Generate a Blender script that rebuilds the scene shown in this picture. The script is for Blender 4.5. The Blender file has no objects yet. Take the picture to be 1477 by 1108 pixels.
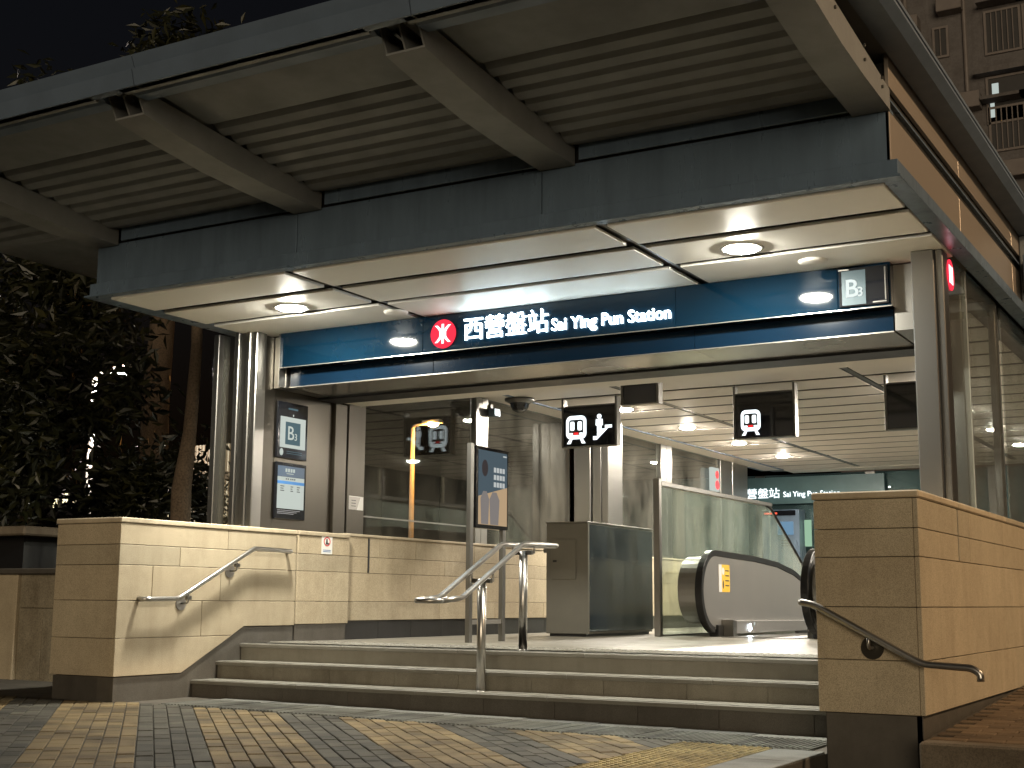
import bpy, bmesh, math, random
from mathutils import Vector, Matrix
random.seed(7)
R = math.radians
scene = bpy.context.scene
col = scene.collection

# ------------------------------------------------------------------ camera
CAM = Vector((0, 0, 0.41))
yaw, pitch, roll, F = -0.523814, 0.161393, 0.007248, 1917.47
fwd = Vector((math.sin(yaw)*math.cos(pitch), math.cos(yaw)*math.cos(pitch), math.sin(pitch)))
rt0 = Vector((math.cos(yaw), -math.sin(yaw), 0)); up0 = rt0.cross(fwd)
rt = rt0*math.cos(roll)+up0*math.sin(roll); up = -rt0*math.sin(roll)+up0*math.cos(roll)
cam = bpy.data.cameras.new('camera'); camo = bpy.data.objects.new('camera', cam); col.objects.link(camo)
m = Matrix((rt, up, -fwd)).transposed().to_4x4(); m.translation = CAM; camo.matrix_world = m
cam.sensor_fit = 'HORIZONTAL'; cam.sensor_width = 36; cam.lens = F/1477*36; cam.clip_end = 2000; cam.clip_start = .05
scene.camera = camo

# ------------------------------------------------------------------ night sky
w = bpy.data.worlds.new('World'); scene.world = w; w.use_nodes = True
nt = w.node_tree; bg = nt.nodes['Background']
sky = nt.nodes.new('ShaderNodeTexSky'); sky.sky_type = 'NISHITA'; sky.sun_disc = False
sky.sun_elevation = R(-4); sky.sun_rotation = R(200)
nt.links.new(sky.outputs[0], bg.inputs[0]); bg.inputs[1].default_value = 0.15
front_fill = bpy.data.lights.new('front_fill', 'SUN'); front_fill.energy = 0.74; front_fill.angle = R(28); front_fill.color = (1, .82, .58)  # added low warm fill to brighten the front faces, not moonlight
fillo = bpy.data.objects.new('front_fill', front_fill); fillo.rotation_euler = (R(86), 0, R(24)); col.objects.link(fillo)

scene.view_settings.view_transform = 'Standard'; scene.view_settings.look = 'None'
scene.view_settings.exposure = 0.85; scene.view_settings.gamma = 1.0
cy = scene.cycles
cy.use_denoising = True
cy.max_bounces = 10; cy.transparent_max_bounces = 16; cy.glossy_bounces = 5; cy.diffuse_bounces = 4
cy.caustics_reflective = False; cy.caustics_refractive = False; cy.sample_clamp_indirect = 6

# lamp strengths (emission of the lamp faces themselves)
E_SOFFIT, E_INSIDE, E_SIGN, E_SODIUM, E_STREET = 800, 900, 9.0, 3600, 1100

# ------------------------------------------------------------------ helpers
def tag(o, label=None, cat=None, group=None, kind=None):
    if label: o['label'] = label
    if cat: o['category'] = cat
    if group: o['group'] = group
    if kind: o['kind'] = kind
    return o
def thing(name, loc, label, cat, group=None):
    o = bpy.data.objects.new(name, None); o.location = loc; o.empty_display_size = .2; col.objects.link(o)
    return tag(o, label, cat, group)
def link(o, parent=None):
    col.objects.link(o)
    if parent is not None:
        o.parent = parent
        if parent.type == 'EMPTY': o.matrix_parent_inverse = Matrix.Translation(-parent.location)
    return o
class MB:
    def __init__(s): s.v = []; s.f = []
    def add(s, vs, fs):
        n = len(s.v); s.v += [tuple(v) for v in vs]; s.f += [tuple(i+n for i in f) for f in fs]; return s
    def box(s, x0, x1, y0, y1, z0, z1):
        return s.add([(x0,y0,z0),(x1,y0,z0),(x1,y1,z0),(x0,y1,z0),(x0,y0,z1),(x1,y0,z1),(x1,y1,z1),(x0,y1,z1)],
                     [(0,3,2,1),(4,5,6,7),(0,1,5,4),(1,2,6,5),(2,3,7,6),(3,0,4,7)])
    def prism(s, poly, ax, a, b):
        """polygon (2D) swept along axis ax from a to b: ax 0 -> (y,z), 1 -> (x,z), 2 -> (x,y)"""
        def p(u, t): return [(t,u[0],u[1]),(u[0],t,u[1]),(u[0],u[1],t)][ax]
        n = len(poly)
        return s.add([p(u,a) for u in poly]+[p(u,b) for u in poly],
                     [tuple(range(n))[::-1], tuple(range(n,2*n))]+[(i,(i+1)%n,(i+1)%n+n,i+n) for i in range(n)])
    def tube(s, pts, r, n=10, cap=True, radii=None):
        pts = [Vector(p) for p in pts]; rings = []; prev = None
        for i, p in enumerate(pts):
            d = (pts[min(i+1,len(pts)-1)]-pts[max(i-1,0)]).normalized()
            if prev is None: a = d.orthogonal().normalized()
            else: a = (prev-d*prev.dot(d)).normalized()
            prev = a; b = d.cross(a); rr = radii[i] if radii else r
            rings.append([p+(a*math.cos(2*math.pi*k/n)+b*math.sin(2*math.pi*k/n))*rr for k in range(n)])
        vs = [v for q in rings for v in q]; fs = []
        for i in range(len(pts)-1):
            for k in range(n): fs.append((i*n+k, i*n+(k+1)%n, (i+1)*n+(k+1)%n, (i+1)*n+k))
        if cap: fs += [tuple(range(n))[::-1], tuple(range((len(pts)-1)*n, len(pts)*n))]
        return s.add(vs, fs)
    def lathe(s, prof, c, n=24):
        """profile (r,z) around the vertical through c"""
        k = len(prof); vs = [(c[0]+r*math.cos(2*math.pi*i/n), c[1]+r*math.sin(2*math.pi*i/n), c[2]+z) for i in range(n) for r, z in prof]
        return s.add(vs, [(i*k+j, ((i+1)%n)*k+j, ((i+1)%n)*k+j+1, i*k+j+1) for i in range(n) for j in range(k-1)])
    def mesh(s, name, mat, bevel=0, smooth=False):
        me = bpy.data.meshes.new(name); me.from_pydata(s.v, [], s.f)
        bm = bmesh.new(); bm.from_mesh(me)
        bmesh.ops.recalc_face_normals(bm, faces=bm.faces)
        if bevel: bmesh.ops.bevel(bm, geom=bm.edges[:], offset=bevel, segments=1, affect='EDGES', clamp_overlap=True)
        bm.to_mesh(me); bm.free()
        if smooth:
            for p in me.polygons: p.use_smooth = True
        if mat: me.materials.append(mat)
        return me
    def build(s, name, mat, parent=None, bevel=0, smooth=False):
        return link(bpy.data.objects.new(name, s.mesh(name, mat, bevel, smooth)), parent)
def box(name, b, mat, parent=None, bevel=0): return MB().box(*b).build(name, mat, parent, bevel)
def prism(name, poly, ax, a, b, mat, parent=None, bevel=0): return MB().prism(poly, ax, a, b).build(name, mat, parent, bevel)
def tube(name, pts, r, mat, parent=None, n=12): 
    return MB().tube(pts, r, n).build(name, mat, parent, 0, True)
def rounded(pts, rad, n=5):
    """round the inner corners of a 3D polyline"""
    pts = [Vector(p) for p in pts]; out = [pts[0]]
    for i in range(1, len(pts)-1):
        a, b, c = pts[i-1], pts[i], pts[i+1]; l = min(rad, (a-b).length*.49, (c-b).length*.49)
        p, q = b+(a-b).normalized()*l, b+(c-b).normalized()*l
        for k in range(n+1):
            t = k/n; out.append(p*(1-t)**2+b*2*t*(1-t)+q*t*t)
    return out+[pts[-1]]
def copy_tree(o, parent=None, dx=(0,0,0)):
    c = o.copy(); col.objects.link(c)
    if parent is not None: c.parent = parent
    else: c.location = o.location+Vector(dx)
    for ch in list(o.children): copy_tree(ch, c)
    return c
def text(name, body, size, mat, parent, origin, xdir=(1,0,0), ydir=(0,0,1), bold=0.0, depth=.004, fitw=None):
    cu = bpy.data.curves.new(name, 'FONT'); cu.body = body; cu.size = size; cu.offset = bold*size; cu.extrude = depth/2; cu.resolution_u = 3
    t = bpy.data.objects.new(name, cu); col.objects.link(t)
    dg = bpy.context.evaluated_depsgraph_get(); me = bpy.data.meshes.new_from_object(t.evaluated_get(dg))
    bpy.data.objects.remove(t); bpy.data.curves.remove(cu)
    x0 = min(v.co.x for v in me.vertices); x1 = max(v.co.x for v in me.vertices)
    k = fitw/(x1-x0) if fitw else 1
    X = Vector(xdir); Y = Vector(ydir); Z = X.cross(Y); o = Vector(origin)
    for v in me.vertices: v.co = o+X*(v.co.x-x0)*k+Y*v.co.y+Z*v.co.z
    me.materials.clear(); me.materials.append(mat); me.name = name
    return link(bpy.data.objects.new(name, me), parent)

# ------------------------------------------------------------------ materials
def mk(name):
    m = bpy.data.materials.new(name); m.use_nodes = True; n = m.node_tree
    return m, n, n.nodes['Principled BSDF']
def noise(n, scale, detail=4, vec='Object', stretch=None, rough=.6):
    tc = n.nodes.new('ShaderNodeTexCoord'); t = n.nodes.new('ShaderNodeTexNoise')
    t.inputs['Scale'].default_value = scale; t.inputs['Detail'].default_value = detail; t.inputs['Roughness'].default_value = rough
    if stretch:
        mp = n.nodes.new('ShaderNodeMapping'); mp.inputs['Scale'].default_value = stretch
        n.links.new(tc.outputs[vec], mp.inputs[0]); n.links.new(mp.outputs[0], t.inputs[0])
    else: n.links.new(tc.outputs[vec], t.inputs[0])
    return t
def ramp(n, src, stops):
    r = n.nodes.new('ShaderNodeValToRGB'); e = r.color_ramp.elements
    while len(e) < len(stops): e.new(.5)
    for q, (p, c) in zip(e, stops): q.position = p; q.color = (*c, 1) if len(c) == 3 else c
    n.links.new(src, r.inputs[0]); return r
def bump(n, src, p, strength, dist=.002):
    b = n.nodes.new('ShaderNodeBump'); b.inputs['Strength'].default_value = strength; b.inputs['Distance'].default_value = dist
    n.links.new(src, b.inputs['Height']); n.links.new(b.outputs[0], p.inputs['Normal']); return b
def mul(n, a, b, fac=1.0):
    x = n.nodes.new('ShaderNodeMix'); x.data_type = 'RGBA'; x.blend_type = 'MULTIPLY'; x.inputs[0].default_value = fac
    n.links.new(a, x.inputs[6]); n.links.new(b, x.inputs[7]); return x.outputs[2]
def stone(name, c, speck=.35, rough=.75, scale=260, var=.2, stain=.3, spec=.4):
    m, n, p = mk(name)
    a = noise(n, scale, 3); lo = tuple(x*(1-speck) for x in c); hi = tuple(min(1, x*(1+speck*.6)) for x in c)
    r = ramp(n, a.outputs[0], [(.32, lo), (.5, c), (.68, hi)])
    s = noise(n, 1.7, 7, rough=.7); rs = ramp(n, s.outputs[0], [(.3, (1-stain,1-stain*1.05,1-stain*1.1)), (.6, (1,)*3)])
    k = noise(n, 5, 5, stretch=(1.6,1.6,.13)); rk = ramp(n, k.outputs[0], [(.30, (1-stain*.45,1-stain*.5,1-stain*.55)), (.52, (1,)*3)])
    v = n.nodes.new('ShaderNodeTexVoronoi'); v.inputs['Scale'].default_value = 9; tc = n.nodes.new('ShaderNodeTexCoord'); n.links.new(tc.outputs['Object'], v.inputs[0])
    rp = ramp(n, v.outputs['Distance'], [(.05, (1-stain,)*3), (.085, (1,)*3)])
    oi = n.nodes.new('ShaderNodeObjectInfo'); rv = ramp(n, oi.outputs['Random'], [(0, (1-var,1-var,1-var)), (.5, (1-var*.3,1-var*.45,1-var*.6)), (1, (1,1,1))])
    o = mul(n, mul(n, mul(n, mul(n, r.outputs[0], rs.outputs[0]), rk.outputs[0]), rp.outputs[0], .6), rv.outputs[0])
    n.links.new(o, p.inputs['Base Color']); p.inputs['Specular IOR Level'].default_value = spec
    rr = ramp(n, s.outputs[0], [(.3, (min(1,rough*1.2),)*3), (.7, (rough*.8,)*3)]); n.links.new(rr.outputs[0], p.inputs['Roughness'])
    bump(n, a.outputs[0], p, .25, .002); return m
def paint(name, c, rough=.5, metal=0, spec=.5, grime=.15, streak=None):
    m, n, p = mk(name)
    s = noise(n, 3, 6, stretch=streak); rs = ramp(n, s.outputs[0], [(.3, tuple(x*(1-grime) for x in c)), (.65, c)])
    n.links.new(rs.outputs[0], p.inputs['Base Color']); p.inputs['Metallic'].default_value = metal; p.inputs['Specular IOR Level'].default_value = spec
    rr = ramp(n, s.outputs[0], [(.3, (min(1, rough*(1+grime)),)*3), (.7, (rough*(1-grime*.6),)*3)]); n.links.new(rr.outputs[0], p.inputs['Roughness'])
    return m
def steel(name, c=(.33,.32,.30), rough=.3, stretch=None, grime=.25, metal=.97):
    m, n, p = mk(name)
    g = noise(n, .7, 2, stretch=(1,1,.5))
    cg = ramp(n, g.outputs[0], [(.3, tuple(x*(1-grime) for x in c)), (.65, c)]); n.links.new(cg.outputs[0], p.inputs['Base Color'])
    rr = ramp(n, g.outputs[0], [(.3, (rough*1.2,)*3), (.65, (rough*.92,)*3)]); n.links.new(rr.outputs[0], p.inputs['Roughness'])
    p.inputs['Metallic'].default_value = metal
    return m
def glow(name, c, s):
    m = bpy.data.materials.new(name); m.use_nodes = True; n = m.node_tree; n.nodes.clear()
    e = n.nodes.new('ShaderNodeEmission'); o = n.nodes.new('ShaderNodeOutputMaterial')
    e.inputs[0].default_value = (*c, 1); e.inputs[1].default_value = s; n.links.new(e.outputs[0], o.inputs[0]); return m
def glass(name, tint=(.90,.93,.91), haze=.11, hazec=(.28,.26,.22), refl=1.42):
    m = bpy.data.materials.new(name); m.use_nodes = True; n = m.node_tree; n.nodes.clear()
    o = n.nodes.new('ShaderNodeOutputMaterial'); t = n.nodes.new('ShaderNodeBsdfTransparent'); g = n.nodes.new('ShaderNodeBsdfGlossy')
    d = n.nodes.new('ShaderNodeBsdfDiffuse'); fr = n.nodes.new('ShaderNodeFresnel'); a = n.nodes.new('ShaderNodeMixShader'); b = n.nodes.new('ShaderNodeMixShader')
    t.inputs[0].default_value = (*tint, 1); g.inputs[0].default_value = (.95,.97,.96,1); g.inputs['Roughness'].default_value = .015
    d.inputs[0].default_value = (*hazec, 1); fr.inputs[0].default_value = refl
    s = noise(n, 1.6, 7, stretch=(1,1,.45)); r = ramp(n, s.outputs[0], [(.38, (haze*.25,)*3), (.72, (haze*1.8,)*3)])
    n.links.new(r.outputs[0], a.inputs[0]); n.links.new(t.outputs[0], a.inputs[1]); n.links.new(d.outputs[0], a.inputs[2])
    gm = n.nodes.new('ShaderNodeNewGeometry'); mr = n.nodes.new('ShaderNodeMapRange'); mr.inputs[3].default_value = refl; mr.inputs[4].default_value = 1/refl
    n.links.new(gm.outputs['Backfacing'], mr.inputs[0]); n.links.new(mr.outputs[0], fr.inputs[0])
    n.links.new(fr.outputs[0], b.inputs[0]); n.links.new(a.outputs[0], b.inputs[1]); n.links.new(g.outputs[0], b.inputs[2]); n.links.new(b.outputs[0], o.inputs[0])
    return m
M = dict(
 granite=stone('beige_granite', (.50,.425,.30), .42, .75, 210, .16, .2), coping=stone('coping_granite', (.55,.47,.34), .2),
 dark_granite=stone('dark_granite', (.105,.095,.08), .4, .55, 300, .2), black_granite=stone('black_granite', (.03,.03,.03), .3, .35, 300, .2),
 step=stone('grey_step_granite', (.23,.215,.175), .4, .6, 320, .15, .35), tread=stone('pale_step_granite', (.205,.198,.17), .3, .55, 320, .1, .25),
 nosing=paint('nosing_strip', (.27,.265,.24), .4, 0, .5, .2), floor=stone('floor_granite', (.26,.25,.215), .25, .38, 240, .08, .25, .5),
 old_wall=stone('old_rendered_wall', (.33,.29,.21), .3, .85, 60, .15, .5),
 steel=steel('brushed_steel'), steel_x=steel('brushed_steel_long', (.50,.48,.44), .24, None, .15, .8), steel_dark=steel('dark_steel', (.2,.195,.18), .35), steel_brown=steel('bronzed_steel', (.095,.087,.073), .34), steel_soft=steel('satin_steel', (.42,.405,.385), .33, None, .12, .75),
 tube=steel('satin_tube', (.42,.405,.38), .32, None, .15),
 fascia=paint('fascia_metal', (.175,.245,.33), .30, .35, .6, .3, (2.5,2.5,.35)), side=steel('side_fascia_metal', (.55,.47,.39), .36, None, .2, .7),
 canopy=paint('canopy_paint', (.19,.198,.20), .55, 0, .4, .2), eave=paint('eave_paint', (.12,.16,.215), .45, 0, .5, .2),
 beam=paint('beam_paint', (.22,.225,.22), .5, 0, .4, .2), black=paint('black_trim', (.012,.012,.013), .4), rubber=paint('black_rubber', (.01,.01,.011), .3, 0, .5, .1),
 ceiling=paint('ceiling_panel_white', (.88,.86,.80), .44, 0, .5, .02), ceiling_in=paint('interior_panel_white', (.82,.77,.70), .55, 0, .3, .03),
 plenum=paint('plenum_grey', (.10,.09,.08), .8), sign=paint('sign_glass_blue', (.002,.012,.025), .05, 0, .4, .1), sign_low=paint('sign_band_blue', (.003,.011,.024), .12, 0, .4, .1),
 screen_black=paint('screen_black', (.008,.009,.012), .07, 0, .7, .1), cabinet=paint('cabinet_grey', (.15,.145,.125), .42, .35, .5, .12), cab_glass=paint('cabinet_dark_glass', (.012,.02,.034), .04, 0, .9, .1),
 plate=paint('exit_plate_blue', (.025,.06,.08), .5), white=paint('white_plate', (.75,.75,.72), .5, 0, .4, .05), red=paint('red_print', (.6,.02,.03), .4), ink=paint('dark_print', (.03,.035,.04), .5),
 blue=paint('blue_print', (.03,.15,.4), .5), yellow=paint('yellow_label', (.85,.52,.05), .45, 0, .4, .05), skin_tan=paint('poster_tan', (.42,.27,.15), .4), navy=paint('poster_navy', (.03,.06,.11), .4),
 teal=paint('teal_wall', (.09,.17,.18), .4), poster_grey=paint('poster_grey', (.2,.21,.25), .4),
 letter=glow('lit_letter', (.74,.92,1.0), E_SIGN), logo_red=glow('lit_red', (1,.03,.06), .8), logo_white=glow('lit_logo_white', (.95,.97,1), 1.2), picto=glow('lit_pictogram', (.88,.97,1), 1.25), picto_red=glow('lit_red_mark', (.8,.03,.03), .7),
 b3lit=glow('lit_exit_text', (.8,.88,.85), .62), screen=glow('notice_screen', (.62,.68,.62), .50), screen_dark=glow('notice_screen_dark', (.10,.16,.18), .5), led=glow('red_led', (1,.1,.05), 1.2), blue_screen=glow('blue_screen', (.25,.45,.65), .35), green_screen=glow('green_screen', (.5,.8,.55), .35),
 poster_lit=glow('poster_backlight', (.25,.35,.42), .16), poster_tan_lit=glow('poster_backlight_tan', (.62,.44,.26), .42), poster_text=glow('poster_text', (.6,.63,.62), .45), poster_dark=glow('poster_figure_dark', (.12,.10,.10), .22), poster_pale=glow('poster_figure_pale', (.40,.36,.34), .3),
 lamp=glow('downlight_glow', (1,.96,.83), E_SOFFIT), lamp_in=glow('interior_downlight_glow', (1,.91,.78), E_INSIDE), sodium=glow('assumed_sodium_glow', (1,.70,.42), E_SODIUM), street=glow('street_lamp_glow', (1,.86,.78), E_STREET), sodium_far=glow('far_sodium_glow', (1,.42,.09), E_SODIUM*.13),  # the plain sodium entry serves only the assumed lamp out of view
 spot=glow('escalator_spot', (.75,.9,1), 60), window_lit=glow('lit_window', (.75,.85,.8), .35), window_cyan=glow('lit_glint', (.5,.85,1), 1.0), shop=glow('far_lit_window', (1,.85,.5), 1.4),
 glass=glass('clear_dirty_glass'), glass_green=glass('balustrade_glass', (.84,.90,.86), .24, (.46,.50,.45)), glass_back=glass('back_glass', (.6,.72,.72), .25, (.2,.30,.31)),
 bark=stone('bark', (.17,.125,.085), .4, .9, 40, .1), facade=stone('tower_facade', (.125,.114,.11), .12, .85, 14, .1, .3), window=paint('dark_window', (.035,.032,.03), .5), frame=paint('window_frame', (.16,.135,.12), .6),
 fence=paint('pale_fence', (.62,.58,.46), .5), road=stone('asphalt', (.05,.045,.04), .3, .9, 120, .1), bed=stone('paver_bed', (.085,.075,.06), .3, .9, 150, .1),
 kerb=stone('kerb_stone', (.22,.18,.13), .3, .8, 120, .2, .45), pole=paint('lamp_post_white', (.6,.58,.52), .5), brass=paint('sodium_post', (.55,.5,.42), .5),
)
def paver_mat(name, c):
    m, n, p = mk(name)
    g = n.nodes.new('ShaderNodeNewGeometry'); oi = n.nodes.new('ShaderNodeObjectInfo'); ad = n.nodes.new('ShaderNodeMath'); ad.operation = 'ADD'
    fr = n.nodes.new('ShaderNodeMath'); fr.operation = 'FRACT'
    n.links.new(g.outputs['Random Per Island'], ad.inputs[0]); n.links.new(oi.outputs['Random'], ad.inputs[1]); n.links.new(ad.outputs[0], fr.inputs[0])
    rv = ramp(n, fr.outputs[0], [(0, (.55,.55,.56)), (.35, (.82,.8,.78)), (.8, (1,.98,.95)), (1, (1.12,1.1,1.05))])
    a = noise(n, 90, 3, 'Generated' if False else 'Object'); r = ramp(n, a.outputs[0], [(.3, tuple(x*.7 for x in c)), (.6, c)])
    tc = n.nodes.new('ShaderNodeNewGeometry'); s = n.nodes.new('ShaderNodeTexNoise'); s.inputs['Scale'].default_value = 2.2; s.inputs['Detail'].default_value = 5
    n.links.new(tc.outputs['Position'], s.inputs[0]); rs = ramp(n, s.outputs[0], [(.34, (.52,.5,.48)), (.56, (1,1,1))])
    n.links.new(mul(n, mul(n, r.outputs[0], rv.outputs[0]), rs.outputs[0]), p.inputs['Base Color']); p.inputs['Roughness'].default_value = .85; p.inputs['Specular IOR Level'].default_value = .3
    bump(n, a.outputs[0], p, .4, .003); return m
M['pav_tan'] = paver_mat('paver_tan', (.19,.143,.074)); M['pav_grey'] = paver_mat('paver_grey', (.078,.074,.06))
M['tact_grey'] = paver_mat('tactile_grey', (.15,.155,.14)); M['tact_yellow'] = paver_mat('tactile_yellow', (.32,.26,.12)); M['slab_grey'] = paver_mat('kerb_slab_grey', (.16,.165,.155)); M['brick'] = paver_mat('brick_brown', (.20,.145,.095))

# ================================================================== SETTING
def gz(x): return -.435-.0076*(x+8.4)
rd = box('road', (-150,150,-60,250,-.9,-.62), M['road']); tag(rd, kind='structure')
# ---- paved forecourt
pv = MB(); A, B = (-14, 2), (-2.49, 8.98)
pv.add([(-16,-2,gz(-16)-.012),(-2.49,-2,gz(-2.49)-.012),(-2.49,9.0,gz(-2.49)-.012),(-16,14,gz(-16)-.012),(-16,-2,-.75),(-2.49,-2,-.75),(-2.49,9.0,-.75),(-16,14,-.75)],
       [(0,1,2,3),(4,7,6,5),(0,4,5,1),(1,5,6,2),(2,6,7,3),(3,7,4,0)])
pave = pv.build('pavement', M['bed']); tag(pave, kind='structure')
def px(P):
    d = Vector(P)-CAM; z = d.dot(fwd)
    if z < .3: return None
    return 738.5+F*d.dot(rt)/z, 554-F*d.dot(up)/z, z
def inview(P, mar=30):
    q = px(P); return q and -mar < q[0] < 1477+mar and -mar < q[1] < 1108+mar
pm = {}
for k in ('pav_tan', 'pav_grey'):
    b = MB(); hx, hy, t = .0975, .0475, .03; c = .004
    b.add([(-hx,-hy,-t),(hx,-hy,-t),(hx,hy,-t),(-hx,hy,-t),(-hx,-hy,-c),(hx,-hy,-c),(hx,hy,-c),(-hx,hy,-c),(-hx+c,-hy+c,0),(hx-c,-hy+c,0),(hx-c,hy-c,0),(-hx+c,hy-c,0)],
          [(0,1,5,4),(1,2,6,5),(2,3,7,6),(3,0,4,7),(4,5,9,8),(5,6,10,9),(6,7,11,10),(7,4,8,11),(8,9,10,11)])
    pm[k] = b
cand = []; s2 = math.sqrt(.5); tilt = math.atan(.0076)
for i in range(-46, 46):
    uc = -.65+.102*i+.051; ph = (uc+.65) % 1.02; kind = 'pav_tan' if ph < .61 else 'pav_grey'
    for j in range(20, 100):
        al = .2*j+(.1 if i % 2 else 0)
        x = (uc-al)*s2; y = (uc+al)*s2
        if y > 8.12 or y < 3.2 or x > -2.6 or x < -12: continue
        if x > -3.45: continue
        if x < -8.35 and y > 8.0: continue
        P = (x, y, gz(x)); 
        if not inview(P, 60): continue
        q = px(P); cand.append((inview(P, -6) and 1/q[2]**2*1 or 0, kind, P))
cand.sort(key=lambda c: -c[0])
pmesh = {k: pm[k].mesh('paver', M[k]) for k in pm}
rest = {'pav_tan': MB(), 'pav_grey': MB()}
rotm = Matrix.Rotation(R(135), 4, 'Z')
tl = Matrix.Rotation(tilt, 4, 'Y')
for n_, (sc_, k, P) in enumerate(cand):
    mt = Matrix.Translation(Vector(P)+Vector((0,0,random.uniform(-.004,.002))))@tl@Matrix.Rotation(R(135)+random.uniform(-.006,.006), 4, 'Z')
    if n_ < 300:
        o = bpy.data.objects.new('paver', pmesh[k]); o.matrix_world = mt; col.objects.link(o); o.parent = pave
    else: rest[k].add([mt@Vector(v) for v in pm[k].v], pm[k].f)
for k in rest:
    if rest[k].v: tag(rest[k].build('paver_field', M[k], pave), kind='stuff')
# smooth slabs, ribbed tactile strip in front of the steps, blister tiles
for i in range(11):
    x0 = -9.2+i*.6; x1 = min(x0+.594, -2.50)
    if x0 > -8.4 or True:
        zz = gz((x0+x1)/2)
        ys = 8.13 if x0 < -8.3 else 8.13
        if x0 < -8.45: continue
        o = box('tactile_slab', (x0,x1,8.15,8.744,zz-.03,zz), M['tact_grey'], pave)
        b = MB()
        for k in range(16): b.box(x0+.015, x1-.015, 8.165+k*.0365, 8.183+k*.0365, zz, zz+.005) if False else b.box(x0+.012+k*.0365, x0+.032+k*.0365, 8.17, 8.73, zz, zz+.006)
        tag(b.build('tactile_rib', M['tact_grey'], o), kind='stuff')
        box('edging_slab', (x0,x1,8.752,9.0,zz-.03,zz-.001), M['slab_grey'], pave, .003)
for i in range(2):
    for j in range(9):
        x0 = -3.42+i*.30; y0 = 8.13-.302*(j+1); zz = gz(x0+.15)
        o = box('blister_tile', (x0,x0+.297,y0,y0+.297,zz-.03,zz), M['tact_yellow'], pave, .003)
        b = MB()
        for a in range(6):
            for c in range(6): b.lathe([(.0,.006),(.012,.006),(.017,0)], (x0+.025+a*.0495, y0+.025+c*.0495, zz), 8)
        tag(b.build('blister', M['tact_yellow'], o), kind='stuff')
for j in range(5):
    y0 = 8.13-.6*(j+1); zz = gz(-2.65); box('kerb_slab', (-2.815,-2.492,y0,y0+.595,zz-.14,zz+.001), M['slab_grey'], pave, .004)
# ---- raised brick footway on the right
def rz(y): return -.35+.0405*(y-7.8)
fw = MB(); fw.add([(-1.85,7.9,rz(7.9)-.012),(9,7.9,rz(7.9)-.012),(9,60,rz(60)-.012),(-1.85,60,rz(60)-.012),(-1.85,7.9,-.7),(9,7.9,-.7),(9,60,-.7),(-1.85,60,-.7)],
   [(0,1,2,3),(4,7,6,5),(0,4,5,1),(1,5,6,2),(2,6,7,3),(3,7,4,0)])
foot = fw.build('footway', M['bed']); tag(foot, kind='structure')
xk = -1.835
for i in range(6):
    L = .85; box('kerb_stone', (xk,xk+L-.006,7.72,7.9,-.7,rz(7.8)), M['kerb'], foot, .012); xk += L
bm_ = MB(); bm_.box(-.0975,.0975,-.0475,.0475,-.03,0); bme = bm_.mesh('brick', M['brick'], .004)
for r_ in range(34):
    y = 7.955+r_*.102
    for c_ in range(8):
        x = -1.72+c_*.202+(.1 if r_ % 2 else 0)
        if x > -1.72+.9+r_*.012+.4: continue
        o = bpy.data.objects.new('brick', bme); col.objects.link(o); o.parent = foot
        o.matrix_world = Matrix.Translation((x, y, rz(y)+random.uniform(-.002,.002)))@Matrix.Rotation(.0405, 4, 'X')
# ---- station floor
fl = MB(); fl.box(-8.44,-2.48,9.60,15.0,-.8,0); fl.box(-8.44,-6.62,15.0,26,-.8,0); fl.box(-2.9,-2.48,15.0,26,-.8,0)
sfloor = fl.build('station_floor', M['floor']); tag(sfloor, kind='structure')
for i in range(13):
    x0 = -8.40+.454*i; o = box('tactile_slab', (x0,x0+.45,9.94,10.38,0,.004), M['tread'], sfloor)
    b = MB()
    for a in range(8):
        for c in range(8): b.lathe([(0,.006),(.014,.006),(.019,0)], (x0+.032+a*.055, 9.972+c*.054, .004), 7)
    tag(b.build('blister', M['tread'], o), kind='stuff')
# ================================================================== STEPS
st = thing('entrance_steps', (-5.5,9.2,-.46), 'three broad grey granite steps climbing to the station floor', 'steps')
ny = [8.95, 9.265, 9.575]; nz = [-.30, -.15, 0.0]
for k in range(3):
    yb = ny[k+1]+.02 if k < 2 else 9.94
    cuts = [-8.42]; x = -8.42+.4+.25*k
    while x < -2.5: cuts.append(x); x += .62+.03*((k*7+int(x*3)) % 4)
    cuts.append(-2.485)
    for a, b in zip(cuts, cuts[1:]):
        box('riser_panel', (a+.0015,b-.0015,ny[k]+.028,ny[k]+.06,(gz(-2.5)-.05 if k == 0 else nz[k-1]-.001),nz[k]-.034), M['dark_granite'] if k == 0 else M['step'], st, .0015)
    cut2 = [-8.42+1.19*i for i in range(5)]+[-2.485]
    for a, b in zip(cut2, cut2[1:]):
        t = box('tread', (a+.001,b-.001,ny[k],yb,nz[k]-.033,nz[k]), M['tread'], st, .004)
    box('nosing', (-8.41,-2.49,ny[k]+.018,ny[k]+.058,nz[k]+.0005,nz[k]+.0045), M['nosing'], st)

# ================================================================== GRANITE WALLS
ZC = [1.03, .852, .683, .387, .076, -.235]
lw = thing('granite_wall', (-8.78,8.05,-.44), 'beige granite parapet wall on the left of the entrance steps', 'wall')
G = .002
def row(nm, mat, poly, ax, a, b, root): return prism(nm, poly, ax, a, b, mat, root, .003)
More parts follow.
